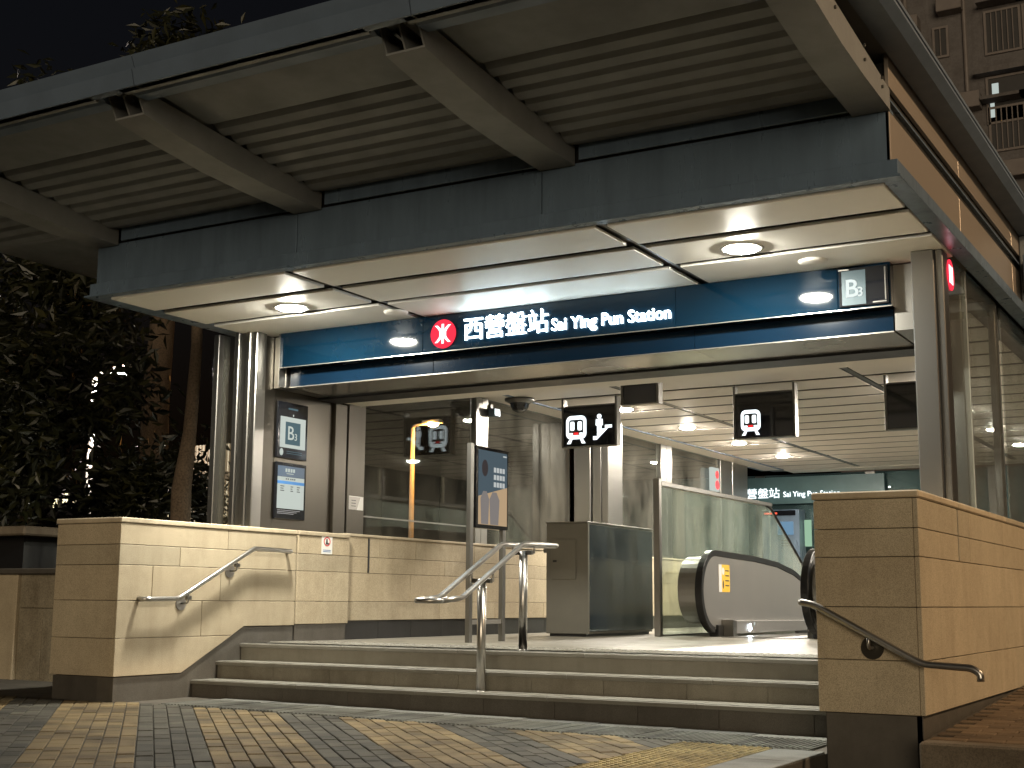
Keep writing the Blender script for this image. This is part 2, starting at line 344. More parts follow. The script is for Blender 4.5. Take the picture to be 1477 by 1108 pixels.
# inner face slabs (plane x=-8.40), each slab 3 cm thick
def slab(y0, y1, z0, z1, root, x=-8.40, t=.03, mat='granite'): return box('stone_slab', (x-t,x,y0+G,y1-G,z0+G,z1-G), M[mat], root, .003)
for (z1, z0, cuts) in ((ZC[0],ZC[1],(8.03,9.35,10.335)), (ZC[1],ZC[2],(8.03,8.74,10.335)), (ZC[2],ZC[3],(8.03,8.42,9.27,10.335))):
    for a, b in zip(cuts, cuts[1:]): slab(a, b, z0, z1, lw)
sl = (.155+.235)/(9.61-8.816)
def sy(z): return 8.816+(z+.235)/sl
row('stone_slab', M['granite'], [(8.03+G,.076+G),(9.04-G,.076+G),(9.04-G,.387-G),(8.03+G,.387-G)], 0, -8.43, -8.40, lw)
row('stone_slab', M['granite'], [(9.04+G,.076+G),(sy(.076)-G,.076+G),(9.61,.155+G),(10.335-G,.155+G),(10.335-G,.387-G),(9.04+G,.387-G)], 0, -8.43, -8.40, lw)
row('stone_slab', M['granite'], [(8.03+G,-.235+G),(8.816,-.235+G),(sy(.076)-.005,.076-G),(8.03+G,.076-G)], 0, -8.43, -8.40, lw)
row('plinth', M['dark_granite'], [(8.05,-.62),(10.335,-.62),(10.335,.15),(9.613,.15),(8.818,-.24),(8.05,-.24)], 0, -8.6, -8.415, lw)
for z1, z0 in zip(ZC, ZC[1:]): box('stone_block', (-9.16,-8.433,8.035,8.10,z0+G,z1-G), M['granite'], lw, .003)
box('plinth', (-9.14,-8.6,8.06,8.2,-.62,-.24), M['dark_granite'], lw)
box('core', (-9.15,-8.432,8.1,11.2,-.62,1.02), M['dark_granite'], lw); box('core', (-9.15,-8.482,11.2,24,-.62,1.05), M['dark_granite'], lw)
box('coping', (-9.17,-8.39,8.02,10.335,1.033,1.077), M['coping'], lw, .008)
box('coping', (-9.17,-8.39,10.36,11.2,1.033,1.077), M['coping'], lw, .008)
for z1, z0 in ((1.03,.852),(.852,.683),(.683,.387),(.387,.165)):
    for a, b in (((10.362,11.2),) if z1 > .7 else ((10.362,10.79),(10.79,11.2))) : slab(a, b, z0, z1, lw, -8.402)
box('plinth', (-8.6,-8.415,10.362,11.16,-.3,.162), M['dark_granite'], lw)
box('movement_joint', (-8.6,-8.428,10.335,10.362,-.05,1.03), M['black'], lw)
for z1, z0, s in ((1.06,.852,.0),(.852,.683,.6),(.683,.387,.2),(.387,.19,.8)):
    y = 11.2
    if z0 > .6:
        cuts = [11.2,11.59,11.615,11.80]
    else: cuts = [11.2]
    y = 12.2+s if z0 < .6 else 12.5+s
    while y < 24: cuts.append(y); y += 1.25
    cuts.append(24)
    for a, b in zip(cuts, cuts[1:]):
        if abs(b-a) < .05: continue
        slab(a, b, z0, z1, lw, -8.45)
for i in range(10): box('plinth_tile', (-8.5,-8.462,11.2+i*.62+G,11.82+i*.62-G,-.02,.186), M['black_granite'], lw, .002)
box('coping', (-8.9,-8.44,11.2,24,1.061,1.09), M['coping'], lw, .006)
box('groove', (-8.47,-8.446,11.592,11.613,.69,1.05), M['black'], lw)

rw = thing('granite_wall', (-2.17,8.05,-.5), 'beige granite parapet wall on the right, corner lit warm brown by assumed street light', 'wall')
for z1, z0 in zip(ZC, ZC[1:]): box('stone_block', (-2.49,-1.892,8.03,8.10,z0+G,z1-G), M['granite'], rw, .003)
for (z1, z0, cuts) in ((ZC[0],ZC[1],(8.03,9.13,9.165,9.50,10.75,12.0,13.25,14.5)), (ZC[1],ZC[2],(8.03,9.13,9.165,9.50,10.75,12.0,13.25,14.5)), (ZC[2],ZC[3],(8.03,9.9,11.1,12.3,13.5,14.7)), (ZC[3],ZC[4],(8.03,9.5,10.7,11.9,13.1,14.3)), (ZC[4],ZC[5],(8.03,9.9,11.1,12.3,13.5,14.7))):
    for a, b in zip(cuts, cuts[1:]):
        if b-a < .05: continue
        box('stone_slab', (-1.89,-1.86,a+G,b-G,z0+G,z1-G), M['granite'], rw, .003)
box('groove', (-1.9,-1.87,9.13,9.165,.69,1.03), M['black'], rw)
box('core', (-2.47,-1.888,8.1,26,-.62,1.02), M['dark_granite'], rw)
box('plinth', (-2.455,-1.89,8.06,8.12,-.75,-.24), M['dark_granite'], rw)
box('plinth', (-1.92,-1.885,8.06,26,-.75,-.24), M['dark_granite'], rw)
for a, b in ((8.02,9.14),(9.155,10.9),(10.91,12.6),(12.61,26)): box('coping', (-2.5,-1.85,a,b,1.033,1.077), M['coping'], rw, .008)

# far-left garden wall
gw = thing('garden_wall', (-11.6,9.2,-.42), 'low grey rendered wall with dark coping at the far left', 'wall')
for a, b in ((-13.2,-12.2),(-12.19,-11.36)): box('wall_panel', (a,b,9.48,9.9,-.6,.64), M['granite'], gw, .01)
for x0, x1, z0, z1 in ((-11.352,-10.2,.30,.64),(-11.352,-11.0,-.6,.296),(-10.996,-10.2,-.6,.296)): box('wall_panel', (x0,x1,9.52,9.9,z0,z1), M['old_wall'], gw, .006)
box('coping', (-13.2,-10.2,9.42,9.96,.643,.70), M['dark_granite'], gw, .01)
# ================================================================== CANOPY
cn = thing('entrance_canopy', (-5.5,8.2,3.05), 'grey steel canopy roof with tapered ribs projecting over the entrance', 'canopy')
XL, XR = -9.04, -1.97
BX = [(-9.07,-8.80), (-6.80,-6.525), (-4.51,-4.225), (-2.21,-1.965)]
def uz(y): return 3.845-.125*(y-6.5)
prof = [(6.245,3.672),(6.6,3.615),(7.12,3.553),(7.6,3.525),(8.2,3.512)]
topp = [(8.2,uz(8.2)+.02),(6.152,3.845)]
for a, b in BX:
    fl_ = prof+[(y,z+.014) for y, z in prof[::-1]]
    bo = prism('canopy_beam', fl_, 0, a, b, M['beam'], cn)
    for x in (a, (a+b)/2-.006, b-.012):
        xx = x+.0005 if x == a else x-.0005
        prism('web', [(y,z+.012) for y, z in prof]+topp, 0, xx, xx+.012, M['beam'], bo)
    # bolts on the outer web
    if b > -2:
        for yy, zz in ((8.0,3.60),(8.0,3.66),(7.6,3.63),(7.6,3.72),(7.0,3.72)):
            MB().tube([(b,yy,zz),(b+.012,yy,zz)], .011, 8).build('bolt', M['steel_dark'], bo)
# corrugated soffit sheets between ribs
bays = [(BX[i][1],BX[i+1][0]) for i in range(3)]
pr = [(6.36,uz(6.36))]
y = 6.36; pr = [(6.36,uz(6.36)-.005),(6.86,uz(6.86)-.005)]
y = 6.86
for k in range(7):
    pr += [(y+.035,uz(y)+.022),(y+.062,uz(y)+.022),(y+.10,uz(y)-.012),(y+.172,uz(y+.17)-.015)]; y += .172
pr += [(8.20,uz(8.2)+.03)]
for a, b in bays+[(-11,-9.07)]:
    prism('corrugated_sheet', pr+[(q,z+.012) for q, z in pr[::-1]], 0, a+.002, b-.002, M['canopy'], cn)
    # gutter pipe strip behind the eave
    prism('eave_channel', [(6.10,3.80),(6.16,3.77),(6.27,3.775),(6.33,3.81),(6.33,3.86),(6.10,3.86)], 0, a+.002, b-.002, M['eave'], cn)
    box('eave_strip', (a+.002,b-.002,6.0,6.09,3.755,3.80), M['beam'], cn)
jx = [-11.2,-8.63,-6.36,-4.15,-1.80]
for a, b in zip(jx, jx[1:]):
    prism('eave_fascia', [(5.985,3.755),(5.955,3.862),(6.05,3.862),(6.05,3.755)], 0, a+.004, b-.004, M['eave'], cn)
    prism('eave_edge', [(5.985,3.866),(5.955,3.93),(5.945,3.955),(6.2,3.955),(6.2,3.866)], 0, a+.004, b-.004, M['eave'], cn)
box('roof_deck', (-11.2,-1.97,6.05,26.5,3.90,3.95), M['canopy'], cn)
prism('eave_channel', [(-1.96,3.955),(-1.955,3.86),(-1.80,3.865),(-1.745,3.905),(-1.745,3.925),(-1.775,3.93),(-1.775,3.94),(-1.745,3.945),(-1.745,3.97),(-1.96,3.97)], 1, 5.95, 26.5, M['eave'], cn)
# front fascia: upper strip, main panels, lower lip
for a, b in ((-9.05,-6.77),(-6.766,-4.50),(-4.496,-1.975)):
    box('fascia_panel', (a+.002,b-.002,8.20,8.24,3.178,3.508), M['fascia'], cn, .003)
for a, b in bays: box('strip_panel', (a+.03,b-.03,8.195,8.22,3.548,3.685), M['steel_x'] if False else M['fascia'], cn, .003)
box('ledge', (-9.05,-1.972,8.215,8.3,3.51,3.53), M['fascia'], cn)
box('backing', (-9.03,-1.99,8.245,8.3,3.06,3.86), M['black'], cn)
box('lip', (-9.09,-1.925,8.165,8.20,3.068,3.176), M['fascia'], cn, .003)
box('lip_flange', (-9.118,-1.902,8.125,8.225,3.048,3.066), M['fascia'], cn, .003)
# right-hand flank
for a, b in ((8.2,10.3),(10.305,12.6),(12.605,26)):
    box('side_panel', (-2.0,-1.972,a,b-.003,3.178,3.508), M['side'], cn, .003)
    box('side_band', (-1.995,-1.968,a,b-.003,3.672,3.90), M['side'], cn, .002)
    box('side_channel', (-2.03,-2.0,a,b-.003,3.515,3.665), M['steel_dark'], cn)
    box('side_ledge', (-2.0,-1.972,a,b-.003,3.585,3.60), M['fascia'], cn)
box('side_lip', (-1.97,-1.925,8.202,26,3.068,3.176), M['fascia'], cn, .003)
box('side_lip_flange', (-2.03,-1.902,8.227,26,3.048,3.066), M['fascia'], cn, .003)
box('side_lip_flange', (-9.118,-8.9,8.227,26,3.048,3.066), M['fascia'], cn, .003)
box('side_lip', (-9.09,-9.05,8.202,26,3.068,3.176), M['fascia'], cn, .003)
box('side_panel', (-9.048,-9.02,8.205,26,3.178,3.9), M['fascia'], cn)
box('cross_beam', (-1.965,-.4,13.0,13.35,3.18,3.86), M['canopy'], cn, .01)
box('cross_beam', (-1.90,-.4,12.75,12.98,3.30,3.62), M['eave'], cn, .01)

# ---- front ceiling
fc = thing('soffit_ceiling', (-5.5,9.2,3.03), 'white slatted ceiling panels under the front of the canopy', 'ceiling')
for a, b in ((-8.885,-6.915),(-6.82,-4.08),(-3.985,-2.03)):
    for c, d in ((8.228,8.765),(8.885,9.445),(9.555,10.25)):
        box('ceiling_panel', (a,b,c,d,3.03,3.055), M['ceiling'], fc, .004)
box('plenum', (-9.0,-2.0,8.23,11.0,3.09,3.12), M['plenum'], fc)
for x in (-6.867,-4.032):
    box('channel', (x-.018,x+.018,8.23,10.25,3.058,3.088), M['steel_dark'], fc)
# ---- interior ceiling
ic = thing('interior_ceiling', (-5.5,17,2.95), 'long white slatted ceiling inside the station entrance', 'ceiling')
for k in range(18):
    y0 = 12.0+.722*k
    for a, b in ((-8.27,-6.885),(-6.78,-4.085),(-3.98,-2.25)):
        box('ceiling_panel', (a,b,y0,y0+.618,2.95,2.955), M['ceiling_in'], ic, .002)
box('plenum', (-8.7,-2.1,11.72,25.5,2.975,2.99), M['black'], ic)
box('ceiling_border', (-8.69,-8.33,11.72,24.9,2.945,2.968), M['ceiling_in'], ic)
box('ceiling_border', (-8.32,-2.2,24.99,25.6,2.945,2.968), M['ceiling_in'], ic)
box('cable_tray', (-8.325,-8.285,11.72,24.9,2.94,2.965), M['fascia'], ic)
for x in (-6.83,-4.03): box('channel', (x-.03,x+.03,11.75,24.9,2.952,2.972), M['steel_dark'], ic)
# ================================================================== HEADER WITH STATION SIGN
hd = thing('header_beam', (-5.5,10.6,2.5), 'steel clad beam across the entrance behind the blue sign', 'beam')
for a, b in ((-8.515,-6.3),(-6.297,-4.17),(-4.167,-2.505)):
    box('soffit_panel', (a,b-.002,10.32,10.965,2.50,2.52), M['steel_x'], hd, .002)
box('dark_beam', (-8.69,-2.28,10.968,11.295,2.478,2.6), M['black'], hd)  # black beam between the steel soffit and the pale strip
box('soffit_strip', (-8.69,-2.28,11.298,11.70,2.50,2.52), M['ceiling_in'], hd, .002)
box('back_panel', (-8.69,-2.28,11.68,11.70,2.521,2.96), M['ceiling_in'], hd)
box('end_panel', (-8.69,-8.535,10.25,10.965,2.50,3.02), M['steel'], hd)
box('end_panel', (-2.485,-2.285,10.25,10.965,2.50,3.02), M['steel'], hd)
sg = thing('station_sign', (-5.5,10.2,2.5), 'dark blue glossy station name sign with glowing white lettering above the entrance', 'sign')
for a, b in ((-8.54,-6.83),(-6.828,-4.28),(-4.278,-2.90),(-2.898,-2.482)):
    box('sign_panel', (a,b-.002,10.15,10.28,2.685,3.028), M['sign'], sg, .002)
for a, b in ((-8.515,-6.80),(-6.798,-4.17),(-4.168,-2.505)):
    box('lower_band', (a,b-.002,10.29,10.319,2.503,2.683), M['sign_low'], sg, .002)
box('drip_trim', (-8.54,-2.482,10.145,10.155,2.676,2.684), M['steel_x'], sg)
box('lower_trim', (-8.515,-2.505,10.283,10.289,2.497,2.506), M['steel_x'], sg)
box('end_cap', (-8.556,-8.541,10.147,10.32,2.495,3.026), M['steel'], sg)
YF = 10.135
text('chinese_name', '西營盤站', .232, M['letter'], sg, (-6.365,YF,2.775), bold=-.003, depth=.012, fitw=.875)
text('english_name', 'Sai Ying Pun Station', .155, M['letter'], sg, (-5.455,YF,2.762), bold=.002, depth=.012, fitw=1.135)
def disc(name, c, r, y0, y1, mat, parent, n=40): return MB().prism([(c[0]+r*math.cos(2*math.pi*i/n), c[1]+r*math.sin(2*math.pi*i/n)) for i in range(n)], 1, y0, y1).build(name, mat, parent)
def ribbon(pts, w):
    L = []; Rr = []
    for i, p in enumerate(pts):
        a = Vector(pts[max(i-1,0)]); b = Vector(pts[min(i+1,len(pts)-1)]); d = (b-a).normalized(); n = Vector((-d.y,d.x))*w/2; L.append(Vector(p)+n); Rr.append(Vector(p)-n)
    return [tuple(v) for v in L]+[tuple(v) for v in Rr[::-1]]
def logo(c, r, y, root, mr, mw):
    d = disc('logo', c, r, y, y+.012, mr, root)
    b = MB()
    def quads(pts, w):
        for i in range(len(pts)-1): b.prism([(c[0]+q[0]*r, c[1]+q[1]*r) for q in ribbon(pts[i:i+2], w)], 1, y-.004, y-.0005)
    for s in (-1, 1):
        arc = [(s*(.12+.42*abs(t)**1.8), .60*t) for t in [-1+k/8 for k in range(17)]]
        for i in range(len(arc)-1):
            p0, p1 = arc[i], arc[i+1]; wd = .11
            b.prism([(c[0]+(p0[0]-wd)*r, c[1]+p0[1]*r),(c[0]+(p0[0]+wd)*r, c[1]+p0[1]*r),(c[0]+(p1[0]+wd)*r, c[1]+p1[1]*r),(c[0]+(p1[0]-wd)*r, c[1]+p1[1]*r)], 1, y-.004-.0003*s, y-.0005)
    b.prism([(c[0]-.085*r,c[1]-.68*r),(c[0]+.085*r,c[1]-.68*r),(c[0]+.085*r,c[1]+.68*r),(c[0]-.085*r,c[1]+.68*r)], 1, y-.0052, y-.0006)
    b.prism([(c[0]-.26*r,c[1]-.10*r),(c[0]+.26*r,c[1]-.10*r),(c[0]+.26*r,c[1]+.10*r),(c[0]-.26*r,c[1]+.10*r)], 1, y-.0058, y-.0007)
    b.build('logo_mark', mw, d)
logo((-6.596,2.842), .135, 10.133, sg, M['logo_red'], M['logo_white'])
t = thing('side_emblem', (-2.03,10.25,2.7), 'red round emblem on the side glass at the top of the right post', 'sign')
MB().prism([(10.2+.12*math.cos(2*math.pi*k/24), 2.88+.12*math.sin(2*math.pi*k/24)) for k in range(24)], 0, -2.046, -2.04).build('disc', M['logo_red'], t)
b = MB()
for yy in (-.05,0,.05): b.box(-2.0395,-2.038,10.2+yy-.012,10.2+yy+.012,2.81,2.95)
b.build('mark', M['logo_white'], t)
# exit plate B3
ep = thing('exit_plate', (-2.72,10.13,2.69), 'small square blue plate marked B3 at the right end of the blue sign', 'sign')
box('frame', (-2.885,-2.50,10.132,10.147,2.70,3.005), M['screen_black'], ep, .002)
box('face', (-2.86,-2.672,10.126,10.131,2.71,2.985), M['plate'], ep)
text('letter', 'B', .20, M['b3lit'], ep, (-2.825,10.123,2.775), bold=.012, depth=.003)
text('digit', '3', .105, M['b3lit'], ep, (-2.735,10.123,2.775), bold=.008, depth=.003)
for b in ((-2.525,-2.515,10.126,10.131,2.73,2.99),(-2.62,-2.515,10.126,10.131,2.712,2.722),(-2.885,-2.80,10.128,10.131,2.992,3.0)): box('trim', b, M['steel'], ep)

# ================================================================== SIDE GLAZING
lg = thing('glazed_wall', (-8.7,16,1.08), 'left side wall of tall glass panes between brushed steel posts', 'glass wall')
MB().box(-9.22,-9.15,9.93,10.1,1.08,3.04).build('post', M['steel'], lg, .006)
box('pane', (-9.15,-8.95,10.0,10.012,1.08,3.04), M['glass'], lg)
box('post', (-8.945,-8.885,9.93,10.1,1.08,3.04), M['steel'], lg, .006)
for x0, x1, y in ((-8.882,-8.80,9.95),(-8.797,-8.74,9.93),(-8.737,-8.668,9.95)): box('post', (x0,x1,y,10.1,1.08,3.03), M['steel'], lg, .008)
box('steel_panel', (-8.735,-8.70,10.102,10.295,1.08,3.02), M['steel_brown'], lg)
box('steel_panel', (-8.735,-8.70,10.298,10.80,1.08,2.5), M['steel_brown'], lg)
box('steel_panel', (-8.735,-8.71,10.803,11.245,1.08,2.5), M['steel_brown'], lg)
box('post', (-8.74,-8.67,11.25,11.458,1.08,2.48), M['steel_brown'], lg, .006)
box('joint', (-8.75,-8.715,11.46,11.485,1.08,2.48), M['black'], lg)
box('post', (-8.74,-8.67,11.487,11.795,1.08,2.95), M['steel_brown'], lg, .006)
for a, b in ((11.80,14.1),(14.4,16.72),(17.0,19.85),(20.3,22.5)): box('pane', (-8.712,-8.70,a,b,1.09,2.945), M['glass'], lg)
for a, b in ((14.103,14.24),(14.243,14.397),(19.855,20.07),(20.075,20.295),(22.505,23.1),(23.105,23.9)): box('post', (-8.75,-8.66,a,b,1.09,2.945), M['steel'], lg, .006)
box('post', (-8.64,-8.38,16.73,17.0,0,2.945), M['steel'], lg, .01); box('post', (-8.36,-8.22,16.75,16.98,0,2.945), M['steel'], lg, .01); box('post', (-8.2,-8.1,16.73,17.2,0,2.945), M['steel'], lg, .006)
for y in (12.9,): box('glazing_bar', (-8.716,-8.697,11.8,14.1,1.30,1.315), M['steel_dark'], lg)
rg = thing('glazed_wall', (-2.15,16,1.08), 'right side wall of glass panes above the brown lit granite wall', 'glass wall')
for x0, x1, y in ((-2.275,-2.108,9.93),(-2.1,-2.045,9.95)): box('post', (x0,x1,y,10.12,1.08,3.03), M['steel'], rg, .006)
box('joint', (-2.11,-2.098,9.96,10.1,1.08,3.03), M['black'], rg)
for a, b in ((10.13,10.78),(10.80,12.1),(12.30,14.3),(14.5,16.6),(16.8,19.0),(19.2,21.3),(21.5,23.6)): box('pane', (-2.062,-2.05,a,b,1.08,3.04), M['glass'], rg)
for a, b in ((10.782,10.798),): box('post', (-2.09,-2.045,a,b,1.08,3.04), M['steel'], rg)
for a, b in ((12.12,12.28),(14.32,14.48),(16.62,16.78),(19.02,19.18),(21.32,21.48),(23.62,24.6)): box('post', (-2.13,-2.068,a,b,1.08,3.04), M['steel'], rg, .006)
box('post', (-2.30,-2.15,11.10,11.35,0,2.94), M['steel'], rg, .01)
bw = thing('glazed_wall', (-5.5,26,0), 'dark teal glass wall at the far end of the station entrance', 'glass wall')
xs = [-11.5,-9.15,-6.9,-4.6,-2.1]
for a, b in zip(xs, xs[1:]):
    box('pane', (a+.1,b-.1,26.0,26.012,-6,2.94), M['glass_back'], bw); box('post', (b-.097,b+.097,25.97,26.06,-6,2.95), M['steel_dark'], bw)
box('backing', (-12,-2,28.5,28.6,-6,3.2), M['teal'], bw)

# ================================================================== INTERIOR OBJECTS
def train(name, cx, z0, h, y, root):
    """front view of a train as a flat lit pictogram"""
    W = h*.80; b = MB(); o = []
    def rr(x0, x1, za, zb, r, n=5):
        pts = []
        for (qx, qz, a0) in ((x1-r,zb-r,0),(x0+r,zb-r,90),(x0+r,za+r,180),(x1-r,za+r,270)):
            for k in range(n+1): pts.append((qx+r*math.cos(R(a0+90*k/n)), qz+r*math.sin(R(a0+90*k/n))))
        return pts
    body = MB().prism(rr(cx-W/2,cx+W/2,z0+h*.16,z0+h,h*.2), 1, y-.004, y).build(name, M['picto'], root)
    d = MB(); d.prism(rr(cx-W*.36,cx+W*.36,z0+h*.30,z0+h*.86,h*.1), 1, y-.006, y-.0042); d.build('window_band', M['ink'], body)
    for s in (-1, 1):
        MB().prism(rr(cx+s*W*.185-W*.105,cx+s*W*.185+W*.105,z0+h*.47,z0+h*.79,h*.05), 1, y-.008, y-.0062).build('window', M['picto'], body)
        MB().prism(rr(cx+s*W*.25-W*.09,cx+s*W*.25+W*.09,z0+h*.32,z0+h*.385,h*.02), 1, y-.008, y-.0062).build('headlight', M['picto'], body)
        MB().prism([(cx+s*W*.2,z0+h*.15),(cx+s*W*.34,z0+h*.15),(cx+s*W*.46,z0),(cx+s*W*.28,z0)], 1, y-.004, y).build('rail_foot', M['picto'], body)
    MB().prism(rr(cx-W*.12,cx+W*.12,z0+h*.31,z0+h*.40,h*.02), 1, y-.0095, y-.0082).build('red_mark', M['picto_red'], body)
    return body
def hanging(name, x0, x1, z0, z1, y, label, rods=True):
    t = thing(name, ((x0+x1)/2, y, z0), label, 'sign', 'signs hanging from the interior ceiling')
    box('panel', (x0+.03,x1-.03,y+.003,y+.1,z0+.012,z1-.012), M['screen_black'], t, .003)
    box('upper_panel', (x0+.03,x1-.03,y-.001,y+.002,z1-.11,z1-.014), M['screen_black'], t)
    for a, b in ((x0,x0+.028),(x1-.028,x1)): box('side_frame', (a,b,y-.005,y+.11,z0,2.97), M['steel_dark'], t, .003)
    box('bottom_frame', (x0+.029,x1-.029,y-.003,y+.108,z0-.002,z0+.011), M['steel'], t)
    box('top_frame', (x0+.029,x1-.029,y-.003,y+.108,z1-.011,z1), M['steel_dark'], t)
    return t
h1 = hanging('hanging_sign', -7.872,-7.091,2.33,2.86,14.9, 'hanging black sign with lit train and escalator pictograms')
train('train_pictogram', -7.66,2.375,.355,14.899, h1)
b = MB(); y = 14.899
px0, pz0 = -7.42, 2.41
stp = [(px0,pz0)]
for k in range(4): stp += [(px0+.055*k+.0,pz0+.045*(k+1)-.0),(px0+.055*(k+1),pz0+.045*(k+1))]
stp += [(px0+.22,pz0+.135)]+[(px0+.07,pz0)]
b.prism([(px0,pz0),(px0,pz0+.045),(px0+.055,pz0+.045),(px0+.055,pz0+.09),(px0+.11,pz0+.09),(px0+.11,pz0+.135),(px0+.165,pz0+.135),(px0+.165,pz0+.18),(px0+.26,pz0+.18),(px0+.26,pz0+.145),(px0+.21,pz0+.145),(px0+.05,pz0)], 1, y-.004, y)
b.build('stairs_pictogram', M['picto'], h1)
b = MB(); cx = px0+.085
b.prism([(cx+.03*math.cos(2*math.pi*i/16), pz0+.295+.03*math.sin(2*math.pi*i/16)) for i in range(16)], 1, y-.004, y)
b.prism([(cx-.045,pz0+.26),(cx+.045,pz0+.26),(cx+.05,pz0+.18),(cx+.03,pz0+.18),(cx+.03,pz0+.10),(cx-.03,pz0+.10),(cx-.03,pz0+.18),(cx-.05,pz0+.18)], 1, y-.004, y)
b.build('person_pictogram', M['picto'], h1)
h3 = hanging('hanging_sign', -5.561,-4.801,2.315,2.862,14.9, 'hanging black sign with a single lit train pictogram')
train('train_pictogram', -5.345,2.355,.30,14.899, h3)
hanging('hanging_sign', -3.77,-3.0,2.323,2.856,14.9, 'blank black hanging sign next to the right steel post')
hanging('hanging_sign', -6.14,-5.69,2.51,2.86,13.0, 'small blank black hanging sign, highest and nearest to the header')

def downlight(x, y, z, r, mat, label, group):
    t = thing('downlight', (x,y,z), label, 'ceiling light', group)
    MB().lathe([(r*.80,-.004),(r,-.012),(r*1.03,-.004),(r*1.03,.004)], (x,y,z), 32).build('trim_ring', M['white'], t, 0, True)
    d = MB().lathe([(r*.8*math.cos(R(a)), -.004-.028*math.sin(R(a))) for a in range(0,90,15)]+[(.0005,-.032)], (x,y,z), 32).build('lens', mat, t, 0, True)
    return t
downlight(-7.672,9.255,3.03,.16, M['lamp'], 'round lit downlight in the left part of the canopy ceiling', 'downlights under the canopy')
downlight(-3.353,9.235,3.03,.16, M['lamp'], 'round lit downlight in the right part of the canopy ceiling', 'downlights under the canopy')
for i in range(4):
    downlight(-7.50,16.0+2.17*i,2.95,.13, M['lamp_in'], ['lit downlight, nearest of the left row in the interior ceiling','lit downlight, second from the front in the left interior row','lit downlight, third from the front in the left interior row','lit downlight, farthest of the left row in the interior ceiling'][i], 'downlights in the interior ceiling')
for i in range(4):
    downlight(-3.55,16.0+2.17*i,2.95,.13, M['lamp_in'], ['nearest','second nearest','third nearest','farthest'][i]+' lit downlight of the right row in the interior ceiling', 'downlights in the interior ceiling')
for x, lab in ((-6.93,'round white speaker in the left part of the canopy ceiling'),(-3.0,'round white speaker in the right part of the canopy ceiling')):
    t = thing('ceiling_speaker', (x,9.85,3.03), lab, 'speaker', 'round speakers in the canopy ceiling')
    MB().lathe([(.0005,-.02),(.085,-.02),(.11,-.012),(.115,0)], (x,9.85,3.03), 28).build('grille', M['ceiling'], t, 0, True)

# notice boards on the left steel panel
def board(z0, z1, label):
    t = thing('notice_board', (-8.69,10.55,z0), label, 'notice board', 'notice boards on the left wall')
    box('frame', (-8.698,-8.672,10.312,10.785,z0,z1), M['screen_black'], t, .004); return t
XB = -8.671
def q(nm, y0, y1, z0, z1, mat, t, k=0): return box(nm, (XB-.001, XB+.001+.0012*k, y0, y1, z0, z1), M[mat], t)
t = board(1.812,2.385,'upper black notice board showing a large B3')
q('screen', 10.35,10.75,1.92,2.235,'screen',t); q('emblem_square', 10.43,10.665,1.955,2.185,'screen_dark',t,1)
text('letter', 'B', .20, M['screen'], t, (XB+.004,10.47,2.005), (0,1,0), (0,0,1), .004, .002); text('digit', '3', .10, M['screen'], t, (XB+.004,10.575,2.005), (0,1,0), (0,0,1), .002, .002)
MB().prism([(10.378+.028*math.cos(k*.39),1.872+.036*math.sin(k*.39)) for k in range(16)], 0, XB, XB+.002).build('round_mark', M['screen'], t)
MB().prism([(10.55+.008*math.cos(k*.39),2.258+.011*math.sin(k*.39)) for k in range(16)], 0, XB, XB+.002).build('dot_mark', M['screen'], t)
for k in range(2): q('text_line', 10.46,10.70,1.862+.02*k,1.868+.02*k,'screen_dark',t)
q('text_line', 10.47,10.62,2.312,2.33,'screen_dark',t)
t = board(1.20,1.768,'lower black notice board showing a white timetable with blue stripe')
q('screen', 10.335,10.755,1.305,1.625,'screen',t); q('header_bar', 10.335,10.755,1.628,1.735,'navy',t); q('blue_bar', 10.335,10.755,1.553,1.583,'blue',t,1)
for k, y0 in enumerate((10.45,10.49,10.53,10.57)): q('heading_character', y0+.002,y0+.03,1.675,1.71,'screen',t,1)
q('heading_line', 10.47,10.58,1.655,1.662,'screen',t,1)
for y0 in (10.46,10.49,10.53,10.56,10.59): q('text_mark', y0,y0+.02,1.598,1.612,'ink',t,1)
for k in range(3):
    for y0, l in ((10.38,.06),(10.54,.04),(10.64,.05)): q('text_mark', y0,y0+l-.012*(k%2),1.525-.022*k,1.534-.022*k,'ink',t,1)
for k in range(3): q('footer_line', 10.345,10.70-.05*k,1.285-.016*k,1.29-.016*k,'poster_grey',t)
# stickers
t = thing('prohibition_sticker', (-8.4,10.8,.86), 'small white sticker with a red ring, no sitting on the granite wall', 'sticker')
box('sheet', (-8.3985,-8.397,10.725,10.90,.86,1.05), M['white'], t)
b = MB()
for k in range(20):
    a0, a1 = k/20*2*math.pi, (k+1)/20*2*math.pi
    b.prism([(10.812+.055*math.cos(a0),.985+.048*math.sin(a0)),(10.812+.055*math.cos(a1),.985+.048*math.sin(a1)),(10.812+.042*math.cos(a1),.985+.036*math.sin(a1)),(10.812+.042*math.cos(a0),.985+.036*math.sin(a0))], 0, -8.3968, -8.3958)
b.build('red_ring', M['red'], t)
MB().prism([(10.80,1.012),(10.818,1.012),(10.822,.975),(10.845,.97),(10.845,.955),(10.79,.955)], 0, -8.3968, -8.3955).build('figure', M['ink'], t)
for k in range(2): box('text_line', (-8.3968,-8.396,10.75,10.875,.895-.015*k,.902-.015*k), M['blue'], t)
t = thing('paper_notice', (-8.67,11.65,1.36), 'silver paper notice stuck on the left steel post', 'notice')
box('sheet', (-8.668,-8.6665,11.52,11.775,1.365,1.51), M['white'], t); prism('grey_flap', [(11.52,1.365),(11.66,1.365),(11.72,1.505),(11.52,1.505)], 0, -8.6662, -8.6652, M['steel'], t)
for k in range(3): box('text_line', (-8.665,-8.6645,11.56,11.64,1.40+.03*k,1.408+.03*k), M['ink'], t)

